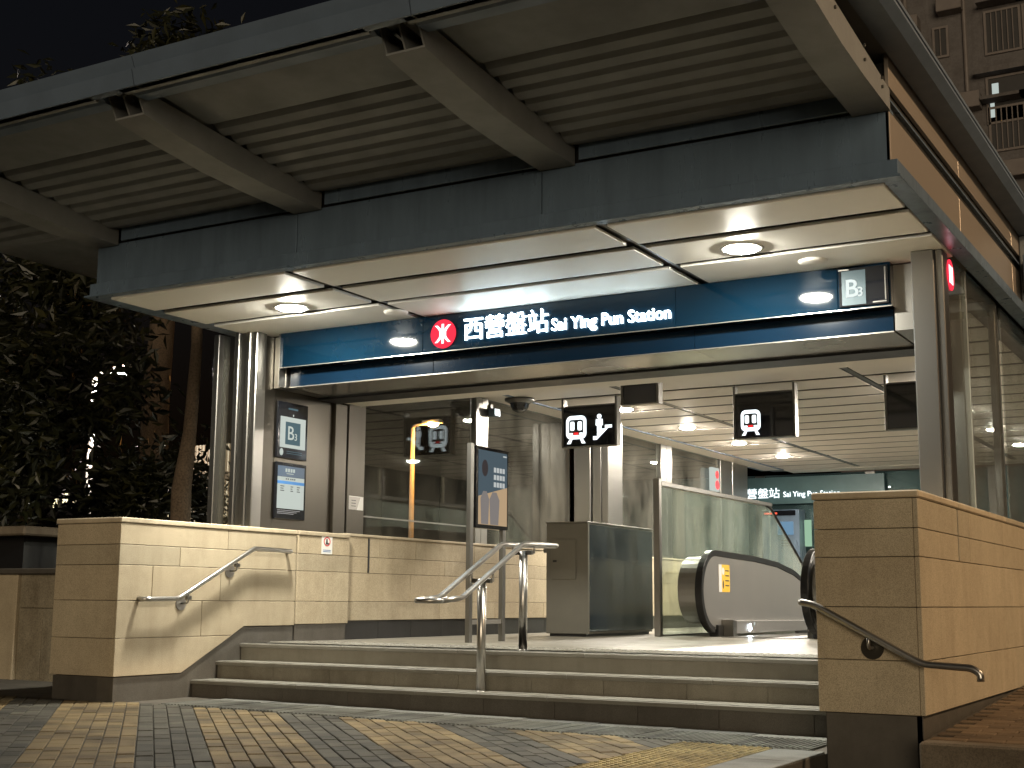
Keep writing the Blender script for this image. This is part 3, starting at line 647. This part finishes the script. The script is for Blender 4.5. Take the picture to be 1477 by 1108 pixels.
# advertising stand
t = thing('poster_stand', (-6.96,11.57,0), 'slim steel poster stand with a blue and tan poster inside the entrance', 'poster stand')
for y0 in (11.205,11.845): box('leg', (-6.985,-6.935,y0,y0+.06,0,1.96 if y0 < 11.5 else 1.12), M['steel_dark'], t, .004)
box('crossbar', (-6.975,-6.945,11.265,11.845,.175,.22), M['tube'], t, .004)
box('frame', (-6.985,-6.935,11.30,11.945,1.12,1.945), M['screen_black'], t, .004)
XP = -6.934
box('poster', (XP-.001,XP+.001,11.345,11.915,1.16,1.91), M['poster_lit'], t)
prism('poster_tan_area', [(11.345,1.16),(11.915,1.16),(11.915,1.56),(11.345,1.44)], 0, XP+.0012, XP+.002, M['poster_tan_lit'], t)
for yc, h, w_, mt in ((11.47,.46,.085,'poster_pale'),(11.66,.46,.10,'poster_pale')):
    MB().prism([(yc-w_*.8,1.165),(yc+w_*.8,1.165),(yc+w_,1.165+h*.55),(yc+w_*.4,1.165+h*.72),(yc-w_*.4,1.165+h*.72),(yc-w_,1.165+h*.55)], 0, XP+.0022, XP+.003, ).build('poster_figure', M[mt], t)
MB().prism([(11.47+.06*math.cos(k*.4),1.73+.085*math.sin(k*.4)) for k in range(16)]+[(11.53,1.60),(11.42,1.60)][:0], 0, XP+.0012, XP+.002).build('poster_portrait', M['poster_dark'], t)
for r_ in range(3):
    for c_ in range(4): box('poster_character', (XP+.0012,XP+.002,11.645+.058*c_,11.69+.058*c_,1.70-.075*r_,1.75-.075*r_), M['poster_text'], t)
box('poster_character', (XP+.0012,XP+.002,11.83,11.90,1.87,1.885), M['poster_text'], t)

# grey cabinet
t = thing('steel_cabinet', (-7.3,14.9,0), 'grey metal cabinet with a dark glass side beside the escalator', 'cabinet')
box('body', (-7.60,-7.062,14.0,15.86,.03,1.315), M['cabinet'], t, .006); box('plinth', (-7.57,-7.09,14.04,15.82,0,.03), M['black'], t)
box('top', (-7.605,-7.05,13.992,15.865,1.316,1.333), M['cabinet'], t, .003)
box('access_door', (-7.52,-7.20,13.985,13.999,.66,1.13), M['cabinet'], t, .003); box('latch', (-7.50,-7.45,13.978,13.984,.86,.885), M['black'], t)
box('glass_side', (-7.061,-7.045,14.03,15.84,.06,1.30), M['cab_glass'], t, .002); box('corner_trim', (-7.066,-7.04,13.99,14.028,.03,1.315), M['cabinet'], t)
MB().tube([(-7.61,14.05,1.0),(-7.65,14.05,1.0)], .03, 10).build('hinge', M['steel_dark'], t)

# glass balustrade round the escalator well
t = thing('glass_balustrade', (-6.5,16.8,0), 'tall green glass balustrade with steel top rail beside the escalator', 'balustrade')
box('post', (-6.55,-6.47,14.76,14.84,0,1.88), M['steel'], t, .006)
gy = [14.85,16.15,17.45,18.86]
for a, b_ in zip(gy, gy[1:]): box('pane', (-6.512,-6.50,a+.008,b_-.008,.02,1.79), M['glass_green'], t)
prism('pane', [(18.868,.02),(22,.02),(20.62,.80),(18.868,1.75)], 0, -6.512, -6.50, M['glass_green'], t)
box('top_rail', (-6.54,-6.47,14.845,18.88,1.795,1.85), M['steel'], t, .006)
MB().tube(rounded([(-6.505,18.7,1.80),(-6.505,18.9,1.78),(-6.505,20.7,.80),(-6.505,22.5,-.2)], .1), .022, 10).build('slanted_rail', M['rubber'], t, 0, True)
box('base_channel', (-6.53,-6.485,14.85,22,0,.02), M['steel'], t)

# escalator
es = thing('escalator', (-5.36,15.4,0), 'descending escalator with solid steel balustrade and black handrail', 'escalator')
def arc(cy, cz, r, a0, a1, n): return [(cy+r*math.cos(R(a0+(a1-a0)*k/n)), cz+r*math.sin(R(a0+(a1-a0)*k/n))) for k in range(n+1)]
top_ = [(15.24,.985),(16.6,.955),(17.5,.905),(18.2,.81),(18.8,.66),(20.0,.02),(26,-3.4)]
def balustrade(xi, s):
    """xi: inner face, s=-1 body lies to -x"""
    new = arc(15.24,.535,.45,90,270,18)
    poly = [(26,-3.4)]+top_[::-1][1:]+new[1:]+[(18.2,.085),(26,-4.4)]
    pa = prism('balustrade', poly, 0, xi+s*.05, xi, M['steel_soft'], es)
    outer = arc(15.24,.55,.40,90,270,18)
    nw = MB().prism([(18.5,.70)]+[(17.3,.9),(15.24,.95)]+outer[1:]+[(18.5,.15)], 0, xi+s*.33, xi+s*.10).build('newel', M['steel'], pa)
    path = [(18.2,.81)]; path = [(20,.02),(18.8,.66),(18.2,.81),(17.5,.905),(16.6,.955)]+arc(15.24,.535,.45,90,262,22)
    b = MB(); n = len(path); vs = []; fs = []
    xa, xb = xi+s*.075, xi-s*.012
    for i, (yy, zz) in enumerate(path):
        p0 = Vector(path[max(0,i-1)]); p1 = Vector(path[min(n-1,i+1)]); d = (p1-p0).normalized(); nn = Vector((d.y,-d.x))
        if i < 4: nn = Vector((-abs(d.y)*0, 1)) if False else nn
        o_ = Vector((yy,zz))+nn*(.045); k_ = Vector((yy,zz))+nn*(-.028)
        vs += [(xa,o_.x,o_.y),(xb,o_.x,o_.y),(xb,k_.x,k_.y),(xa,k_.x,k_.y)]
    for i in range(n-1):
        for k in range(4): fs.append((i*4+k,i*4+(k+1)%4,i*4+4+(k+1)%4,i*4+4+k))
    b.add(vs, fs+[(0,1,2,3),((n-1)*4+3,(n-1)*4+2,(n-1)*4+1,(n-1)*4)]).build('handrail', M['rubber'], pa, .006)
    sk = MB().prism([(15.52,0),(15.52,.185),(15.40,.20),(15.40,0)], 0, xi+s*.12, xi-s*.15).build('entry_box', M['steel_dark'], pa, .004)
    MB().prism([(15.525,.03),(15.525,.19),(18.9,.165),(18.9,.03)], 0, xi-s*.002, xi-s*.15).build('skirt', M['steel_soft'], pa, .006)
    box('inlet', (min(xi+s*.09,xi-s*.03),max(xi+s*.09,xi-s*.03),15.22,15.395,0,.14), M['rubber'], pa, .01)
    return pa
pa = balustrade(-5.95, -1)
lb = box('warning_label', (-5.949,-5.9475,15.33,15.70,.53,.86), M['yellow'], pa); box('white_strip', (-5.9472,-5.9462,15.33,15.43,.53,.86), M['white'], lb)
for k in range(4): box('text_mark', (-5.9472,-5.9462,15.55,15.67,.60+.06*k,.615+.06*k), M['ink'], lb)
MB().prism([(15.48+.04*math.cos(k*.4),.78+.045*math.sin(k*.4)) for k in range(16)], 0, -5.9472, -5.9462).build('round_mark', M['white'], lb)
MB().prism([(15.48+.02*math.cos(k*.4),.62+.05*math.sin(k*.4)) for k in range(16)], 0, -5.9472, -5.9462).build('figure_mark', M['ink'], lb)
MB().tube([(-5.799,15.98,.10),(-5.795,15.98,.10)], .042, 14).build('skirt_light', M['spot'], pa)
MB().tube([(-5.799,16.14,.145),(-5.796,16.14,.145)], .022, 14).build('skirt_button', M['screen'], pa)
pb = balustrade(-4.74, 1)
box('comb_plate', (-5.80,-4.89,15.0,16.6,-.02,.006), M['steel_dark'], es)
b = MB()
for k in range(26):
    y0 = 16.6+.4*k; z0 = 0 if k < 3 else -.2*(k-2)*1.12
    b.box(-5.79,-4.9,y0,y0+.41,z0-.3,z0)
b.build('step_band', M['steel_dark'], es)
box('floor_plate', (-6.61,-2.91,15.002,15.38,-.3,-.001), M['floor'], es)

# dome camera and wall camera
t = thing('dome_camera', (-8.05,13.6,2.93), 'small dark dome camera under the ceiling behind the header', 'camera')
c = (-8.29,14.55,2.945)
MB().lathe([(.0005,0),(.19,0),(.19,-.03),(.13,-.06)], c, 24).build('mount', M['steel_dark'], t, 0, True)
MB().lathe([(.13,-.06)]+[(.12*math.cos(R(a)),-.07-.11*math.sin(R(a))) for a in range(0,91,15)], c, 24).build('dome', M['screen_black'], t, 0, True)
t = thing('wall_camera', (-8.6,14.3,2.75), 'tiny grey camera on the steel post of the left glass wall', 'camera')
box('body', (-8.64,-8.54,14.35,14.5,2.72,2.82), M['fascia'], t, .01); box('bracket', (-8.66,-8.63,14.40,14.46,2.74,2.88), M['steel_dark'], t)
# lit wall sign far inside, second name sign, machines at the far end
t = thing('light_box', (-8.6,22,2.35), 'small lit white box with red emblem far inside by a steel column', 'sign')
box('case', (-8.65,-8.59,21.92,22.27,2.34,2.75), M['screen'], t, .006)
MB().prism([(22.15+.09*math.cos(k*.4),2.45+.08*math.sin(k*.4)) for k in range(16)], 0, -8.589, -8.585).build('emblem', M['red'], t)
MB().prism([(22.15+.08*math.cos(k*.4),2.63+.07*math.sin(k*.4)) for k in range(16)], 0, -8.589, -8.585).build('emblem', M['red'], t)
t = thing('far_name_sign', (-8.3,25.8,2.45), 'smaller lit station name sign at the far end, partly hidden by a post', 'sign')
box('band', (-10.0,-6.6,25.86,25.92,2.36,2.90), M['teal'], t, .004)
text('chinese_name', '西營盤站', .22, M['picto'], t, (-9.62,25.85,2.50), bold=.0, depth=.008, fitw=.92)
text('english_name', 'Sai Ying Pun Station', .15, M['picto'], t, (-8.62,25.85,2.50), bold=.0, depth=.008, fitw=1.15)
t = thing('ticket_machine', (-8.5,25.5,0), 'grey ticket machine with blue screen and red display at the far end', 'machine')
box('case', (-8.94,-8.18,25.45,25.84,0,2.22), M['fascia'], t, .01); box('display', (-8.92,-8.25,25.43,25.449,2.10,2.20), M['screen_black'], t)
text('display_text', 'EXIT', .07, M['led'], t, (-8.88,25.425,2.125), depth=.003) if False else box('display_text', (-8.88,-8.62,25.424,25.429,2.13,2.16), M['led'], t)
box('screen', (-8.62,-8.30,25.435,25.449,1.72,1.98), M['blue_screen'], t)
for k in range(3): box('slot', (-8.55,-8.36,25.44,25.449,1.50+.05*k,1.515+.05*k), M['black'], t)
box('side_poster', (-8.16,-8.02,25.7,25.72,1.5,2.02), M['green_screen'], t)

# ================================================================== HANDRAILS
t = thing('stair_handrail', (-5.555,9.3,-.3), 'double steel handrail on two posts in the middle of the steps', 'handrail')
XA, XBr = -5.66, -5.45
def railpath(x): return [(x,8.42,.405),(x,8.70,.428),(x,9.64,.872),(x,10.20,.880)]
for x in (XA, XBr): MB().tube(rounded(railpath(x), .05), .0215, 14).build('rail', M['tube'], t, 0, True)
for (yy, zz, sg_) in ((8.42,.405,-1),(10.20,.880,1)):
    pts = [(-5.555+.105*math.cos(a), yy+sg_*.105*math.sin(a)*.9, zz) for a in [math.pi*k/10 for k in range(11)]]
    MB().tube(pts, .0215, 14).build('end_loop', M['tube'], t, 0, True)
for (yy, zb, zt) in ((9.16,-.30,.575),(9.83,0,.82)):
    MB().tube([(-5.555,yy,zb),(-5.555,yy,zt)], .036, 18).build('post', M['tube'], t, 0, True)
    MB().lathe([(.037,.0),(.045,.0),(.045,.006),(.037,.008)], (-5.555,yy,zb), 20).build('collar', M['tube'], t, 0, True)
    br = box('bracket', (-5.645,-5.465,yy-.02,yy+.02,zt-.03,zt+.006), M['steel_dark'], t, .004)
    zr = .428+(yy-8.70)/(9.64-8.70)*.444 if yy < 9.64 else .874
    for x in (XA, XBr): MB().tube([(x,yy,zt-.02),(x,yy,zr-.01)], .008, 8).build('stem', M['steel_dark'], br)
t = thing('wall_handrail', (-8.31,9.2,.3), 'steel handrail fixed to the left granite wall, casting a broad shadow', 'handrail')
MB().tube(rounded([(-8.395,8.26,.40),(-8.31,8.28,.40),(-8.31,8.647,.405),(-8.31,9.61,.872),(-8.31,10.16,.862),(-8.395,10.18,.862)], .05), .0215, 14).build('rail', M['tube'], t, 0, True)
for yy, zz in ((8.77,.44),(9.38,.735)):
    b = MB(); b.tube([(-8.398,yy,zz-.075),(-8.392,yy,zz-.075)], .062, 22); o = b.build('wall_plate', M['tube'], t)
    MB().tube(rounded([(-8.39,yy,zz-.075),(-8.31,yy,zz-.075),(-8.31,yy,zz)], .03), .009, 10).build('stem', M['tube'], o, 0, True)
    box('clip', (-8.325,-8.295,yy-.03,yy+.03,zz-.045,zz-.01), M['steel_dark'], o, .003)
t = thing('wall_handrail', (-2.0,7.94,0), 'steel handrail running down across the front of the right granite wall', 'handrail')
MB().tube(rounded([(-2.565,8.0,.412),(-2.56,7.94,.413),(-2.475,7.94,.398),(-1.855,7.94,.066),(-1.575,7.94,.051),(-1.53,7.94,.02),(-1.53,7.94,-.022)], .05), .021, 14).build('rail', M['tube'], t, 0, True)
pl_ = MB().tube([(-2.155,8.028,.148),(-2.155,8.021,.148)], .068, 24).build('wall_plate', M['steel_brown'], t)
MB().tube(rounded([(-2.155,8.02,.148),(-2.155,7.94,.148),(-2.155,7.94,.225)], .03), .011, 10).build('stem', M['tube'], pl_, 0, True)

# ================================================================== BACKGROUND
def leaf_crown(name, root, c, rad, n, size, mat, seed, flat=1.0):
    rnd = random.Random(seed); vs = []; fs = []
    cl = []
    for k in range(int(n/55)):
        while True:
            p = Vector((rnd.uniform(-1,1),rnd.uniform(-1,1),rnd.uniform(-1,1)))
            if .25 < p.length < 1: break
        cl.append((Vector((p.x*rad[0],p.y*rad[1],p.z*rad[2]))+Vector(c), rnd.uniform(.25,.6)))
    for k in range(n):
        cc, cr = cl[rnd.randrange(len(cl))]
        p = cc+Vector((rnd.gauss(0,.5),rnd.gauss(0,.5),rnd.gauss(0,.4)))*cr
        d = Vector((rnd.gauss(0,1),rnd.gauss(0,1),rnd.gauss(-.35,.6))).normalized(); s = d.cross(Vector((rnd.gauss(0,1),rnd.gauss(0,1),rnd.gauss(0,1)))).normalized()
        L = size*rnd.uniform(.7,1.4); W = L*.17; nn = d.cross(s)*L*.06; i = len(vs)
        vs += [p, p+d*L*.45+s*W+nn, p+d*L-nn, p+d*L*.45-s*W+nn]; fs += [(i,i+1,i+2),(i,i+2,i+3)]
    return MB().add(vs, fs).build(name, mat, root)
def leafmat(name, c):
    m, n, p = mk(name); g = n.nodes.new('ShaderNodeNewGeometry')
    r = ramp(n, g.outputs['Random Per Island'], [(0, tuple(x*.55 for x in c)), (.7, c), (1, (c[0]*1.9,c[1]*1.6,c[2]*1.1))]); n.links.new(r.outputs[0], p.inputs['Base Color'])
    p.inputs['Roughness'].default_value = .42; return m
LF = leafmat('leaf', (.016,.018,.006))
def tree(label, base, pts, radii, crowns, n, size, seed):
    t = thing('street_tree', base, label, 'tree', 'trees left of the station')
    tr = MB().tube(pts, .1, 12, True, radii).build('trunk', M['bark'], t, 0, True)
    rnd = random.Random(seed)
    for c, rad in crowns:
        tip = Vector(c); st_ = Vector(pts[-1])
        MB().tube([st_, st_.lerp(tip,.5)+Vector((rnd.uniform(-.2,.2),0,.25)), tip], .04, 8, True, [radii[-1],radii[-1]*.7,radii[-1]*.3]).build('limb', M['bark'], tr, 0, True)
    k = 0
    for c, rad in crowns:
        leaf_crown('crown', t, c, rad, int(n/len(crowns)), size, LF, seed+k); k += 1
    return t
tree('slender leaning tree with bare pale trunk beside the left steel post', (-12.05,12.5,-.4), [(-12.1,12.5,-.4),(-12.03,12.5,1.0),(-12.05,12.5,1.75),(-11.95,12.5,2.5),(-11.9,12.5,3.6),(-11.95,12.5,4.8)], [.15,.13,.125,.085,.07,.06], [((-12.2,12.4,6.0),(1.4,1.2,1.1)),((-13.0,12.2,5.0),(.9,.8,.8))], 5000, .2, 3)
tree('dense dark tree filling the left edge of the view', (-15.2,12.8,-.4), [(-15.2,12.8,-.4),(-15.1,12.8,1.5),(-15.3,12.8,3)], [.22,.18,.14], [((-15.2,12.4,4.3),(2.0,1.4,1.8)),((-13.9,12.0,3.5),(1.3,1.0,1.4)),((-14.6,11.6,2.4),(1.5,.8,1.1))], 8500, .2, 21)
tree('bushy low tree behind the end of the left granite wall', (-13.3,13.6,-.4), [(-13.3,13.6,-.4),(-13.3,13.6,.6),(-13.2,13.6,1.2)], [.1,.08,.07], [((-13.4,13.5,1.75),(1.1,.8,.75)),((-14.4,13.4,1.5),(.9,.8,.8))], 5500, .17, 37)
tree('tall faint tree rising behind the canopy at top left', (-17.5,17.5,-.4), [(-17.5,17.5,-.4),(-17.6,17.5,4),(-17.4,17.5,8)], [.3,.24,.18], [((-18.6,17.5,9.2),(2.6,1.6,1.8)),((-16.6,17.2,9.9),(1.6,1.2,1.2))], 4200, .24, 51)
# slatted fence
t = thing('slat_fence', (-21.5,24,0), 'pale vertical slat fence lit by a street lamp behind the left post', 'fence')
for k in range(30): box('slat', (-23.1+.1*k,-23.05+.1*k,24.0,24.06,-.5,4.07), M['fence'], t)
box('rail', (-23.15,-20.1,23.94,23.995,3.22,3.40), M['kerb'], t); box('rail', (-23.15,-20.1,24.065,24.12,.4,.5), M['fence'], t)
t = thing('hut', (-12.9,12.2,-.4), 'dark hut with a flat pale roof edge at the far left', 'hut')
box('wall', (-17,-13.35,11.2,12.2,-.4,1.14), M['black'], t); box('roof', (-17.3,-13.0,10.9,12.4,1.14,1.25), M['kerb'], t, .02)
# street lamps
def street_lamp(x, y, z, arm, label, mat, r, pm_):
    t = thing('street_lamp', (x,y,-.6), label, 'street lamp')
    MB().tube([(x,y,-.6),(x,y,1),(x,y,z+.05)], .07, 12, True, [.10,.08,.055]).build('post', pm_, t, 0, True)
    ax, ay = arm; e = Vector((x+ax,y+ay,z+.14))
    MB().tube(rounded([(x,y,z-.1),(x,y,z+.12),e], .2), .035, 10).build('arm', pm_, t, 0, True)
    d = Vector((ax,ay,0)).normalized(); s = d.cross(Vector((0,0,1)))
    hb = MB(); c = e
    def pt(u, v, w): return c+d*u+s*v+Vector((0,0,w))
    hb.add([pt(-.1,-.09,0),pt(.5,-.13,0),pt(.5,.13,0),pt(-.1,.09,0),pt(-.1,-.06,.09),pt(.45,-.07,.10),pt(.45,.07,.10),pt(-.1,.06,.09)],[(0,3,2,1),(4,5,6,7),(0,1,5,4),(1,2,6,5),(2,3,7,6),(3,0,4,7)])
    hb.build('head', pm_, t, .012)
    g = c+d*.22
    MB().lathe([(r*math.cos(R(a)), -.004-r*.6*math.sin(R(a))) for a in range(0,90,15)]+[(.0005,-.004-r*.6)], tuple(g), 18).build('lamp', mat, t, 0, True)
    return t
street_lamp(-21.95,20,5.05,(.62,0),'white street lamp glowing through the foliage at left', M['street'], .17, M['pole'])
street_lamp(-19.98,29.3,4.9,(.42,0),'orange sodium street lamp seen through the left glass pane', M['sodium_far'], .15, M['brass'])
street_lamp(7.2,10.6,6.6,(-1.4,0),'assumed sodium street lamp by the footway, out of view, added to light the right granite wall', M['sodium'], .12, M['brass'])  # unseen lamp, assumed from the warm wall and added to light its outer side
# apartment tower on the right
t = thing('apartment_building', (2,40,-.6), 'tall dim brown apartment block with barred windows behind the canopy at right', 'building')
box('wall', (-11.5,14,40,52,-.6,34), M['facade'], t)
def window(x0, x1, z0, z1, bars, hood=True, glassm='window'):
    f = MB(); e = .07
    f.box(x0-e,x1+e,39.93,40.02,z1,z1+e); f.box(x0-e,x1+e,39.93,40.02,z0-e,z0); f.box(x0-e,x0,39.93,40.02,z0,z1); f.box(x1,x1+e,39.93,40.02,z0,z1)
    o = f.build('window', M['frame'], t); box('pane', (x0,x1,39.97,39.985,z0,z1), M[glassm], o)
    for k in range(bars): xx = x0+(x1-x0)*(k+1)/(bars+1); box('bar', (xx-.015,xx+.015,39.90,39.925,z0,z1), M['frame'], o)
    if hood: box('hood', (x0-.2,x1+.25,39.45,39.925,z1+.18,z1+.28), M['facade'], o)
    return o
for fz in (-2,-1,0,1,2,3):
    dz = fz*3.05
    window(-6.62,-5.70,16.78+dz,18.05+dz,5); window(-5.52,-4.4,16.78+dz,18.05+dz,4); window(-8.14,-7.80,16.98+dz,17.85+dz,1,False); window(-3.3,-2.2,16.78+dz,18.05+dz,4); window(-10.2,-9.2,16.78+dz,18.05+dz,4)
    box('ledge', (-7.0,-2,39.6,39.998,16.05+dz,16.22+dz), M['facade'], t)
o = window(-6.65,-5.6,14.6,15.95,0,False); box('lit_curtain', (-6.55,-6.36,39.96,39.968,15.25,15.80), M['window_lit'], o); box('lit_curtain', (-6.62,-6.50,39.96,39.968,14.75,15.2), M['window_lit'], o); box('lamp_glint', (-5.95,-5.68,39.955,39.965,15.32,15.44), M['window_cyan'], o)  # cyan glowing strip paints a lamp's reflection onto the pane
for k, (xa, za) in enumerate(((-5.3,13.2),(-6.3,13.2),(-5.2,16.35),(-7.6,15.5),(-3.1,16.35),(-6.35,19.3),(-8.0,18.7))): box('air_conditioner', (xa,xa+.75,39.55,39.998,za-.45,za+.05), M['frame'], t, .02)
for xa in (-7.25,-9.0,-3.9): MB().tube([(xa,39.93,-.6),(xa,39.93,34)], .06, 8).build('drain_pipe', M['frame'], t)
box('air_conditioner', (-9.05,-8.55,39.5,39.998,17.9,18.3), M['frame'], t, .02)
# far lit building behind the foliage
t = thing('far_building', (-40,42,-.6), 'distant low building with small lit windows glimpsed through the leaves', 'building')
box('wall', (-60,-30,42,46,-.6,6.0), M['black'], t)
rnd = random.Random(5)
for k in range(16): x0 = -49.5+k*.62; z0 = 3.2+rnd.uniform(0,1.5); box('window', (x0,x0+.28,41.95,41.99,z0,z0+.42), M['shop'], t)
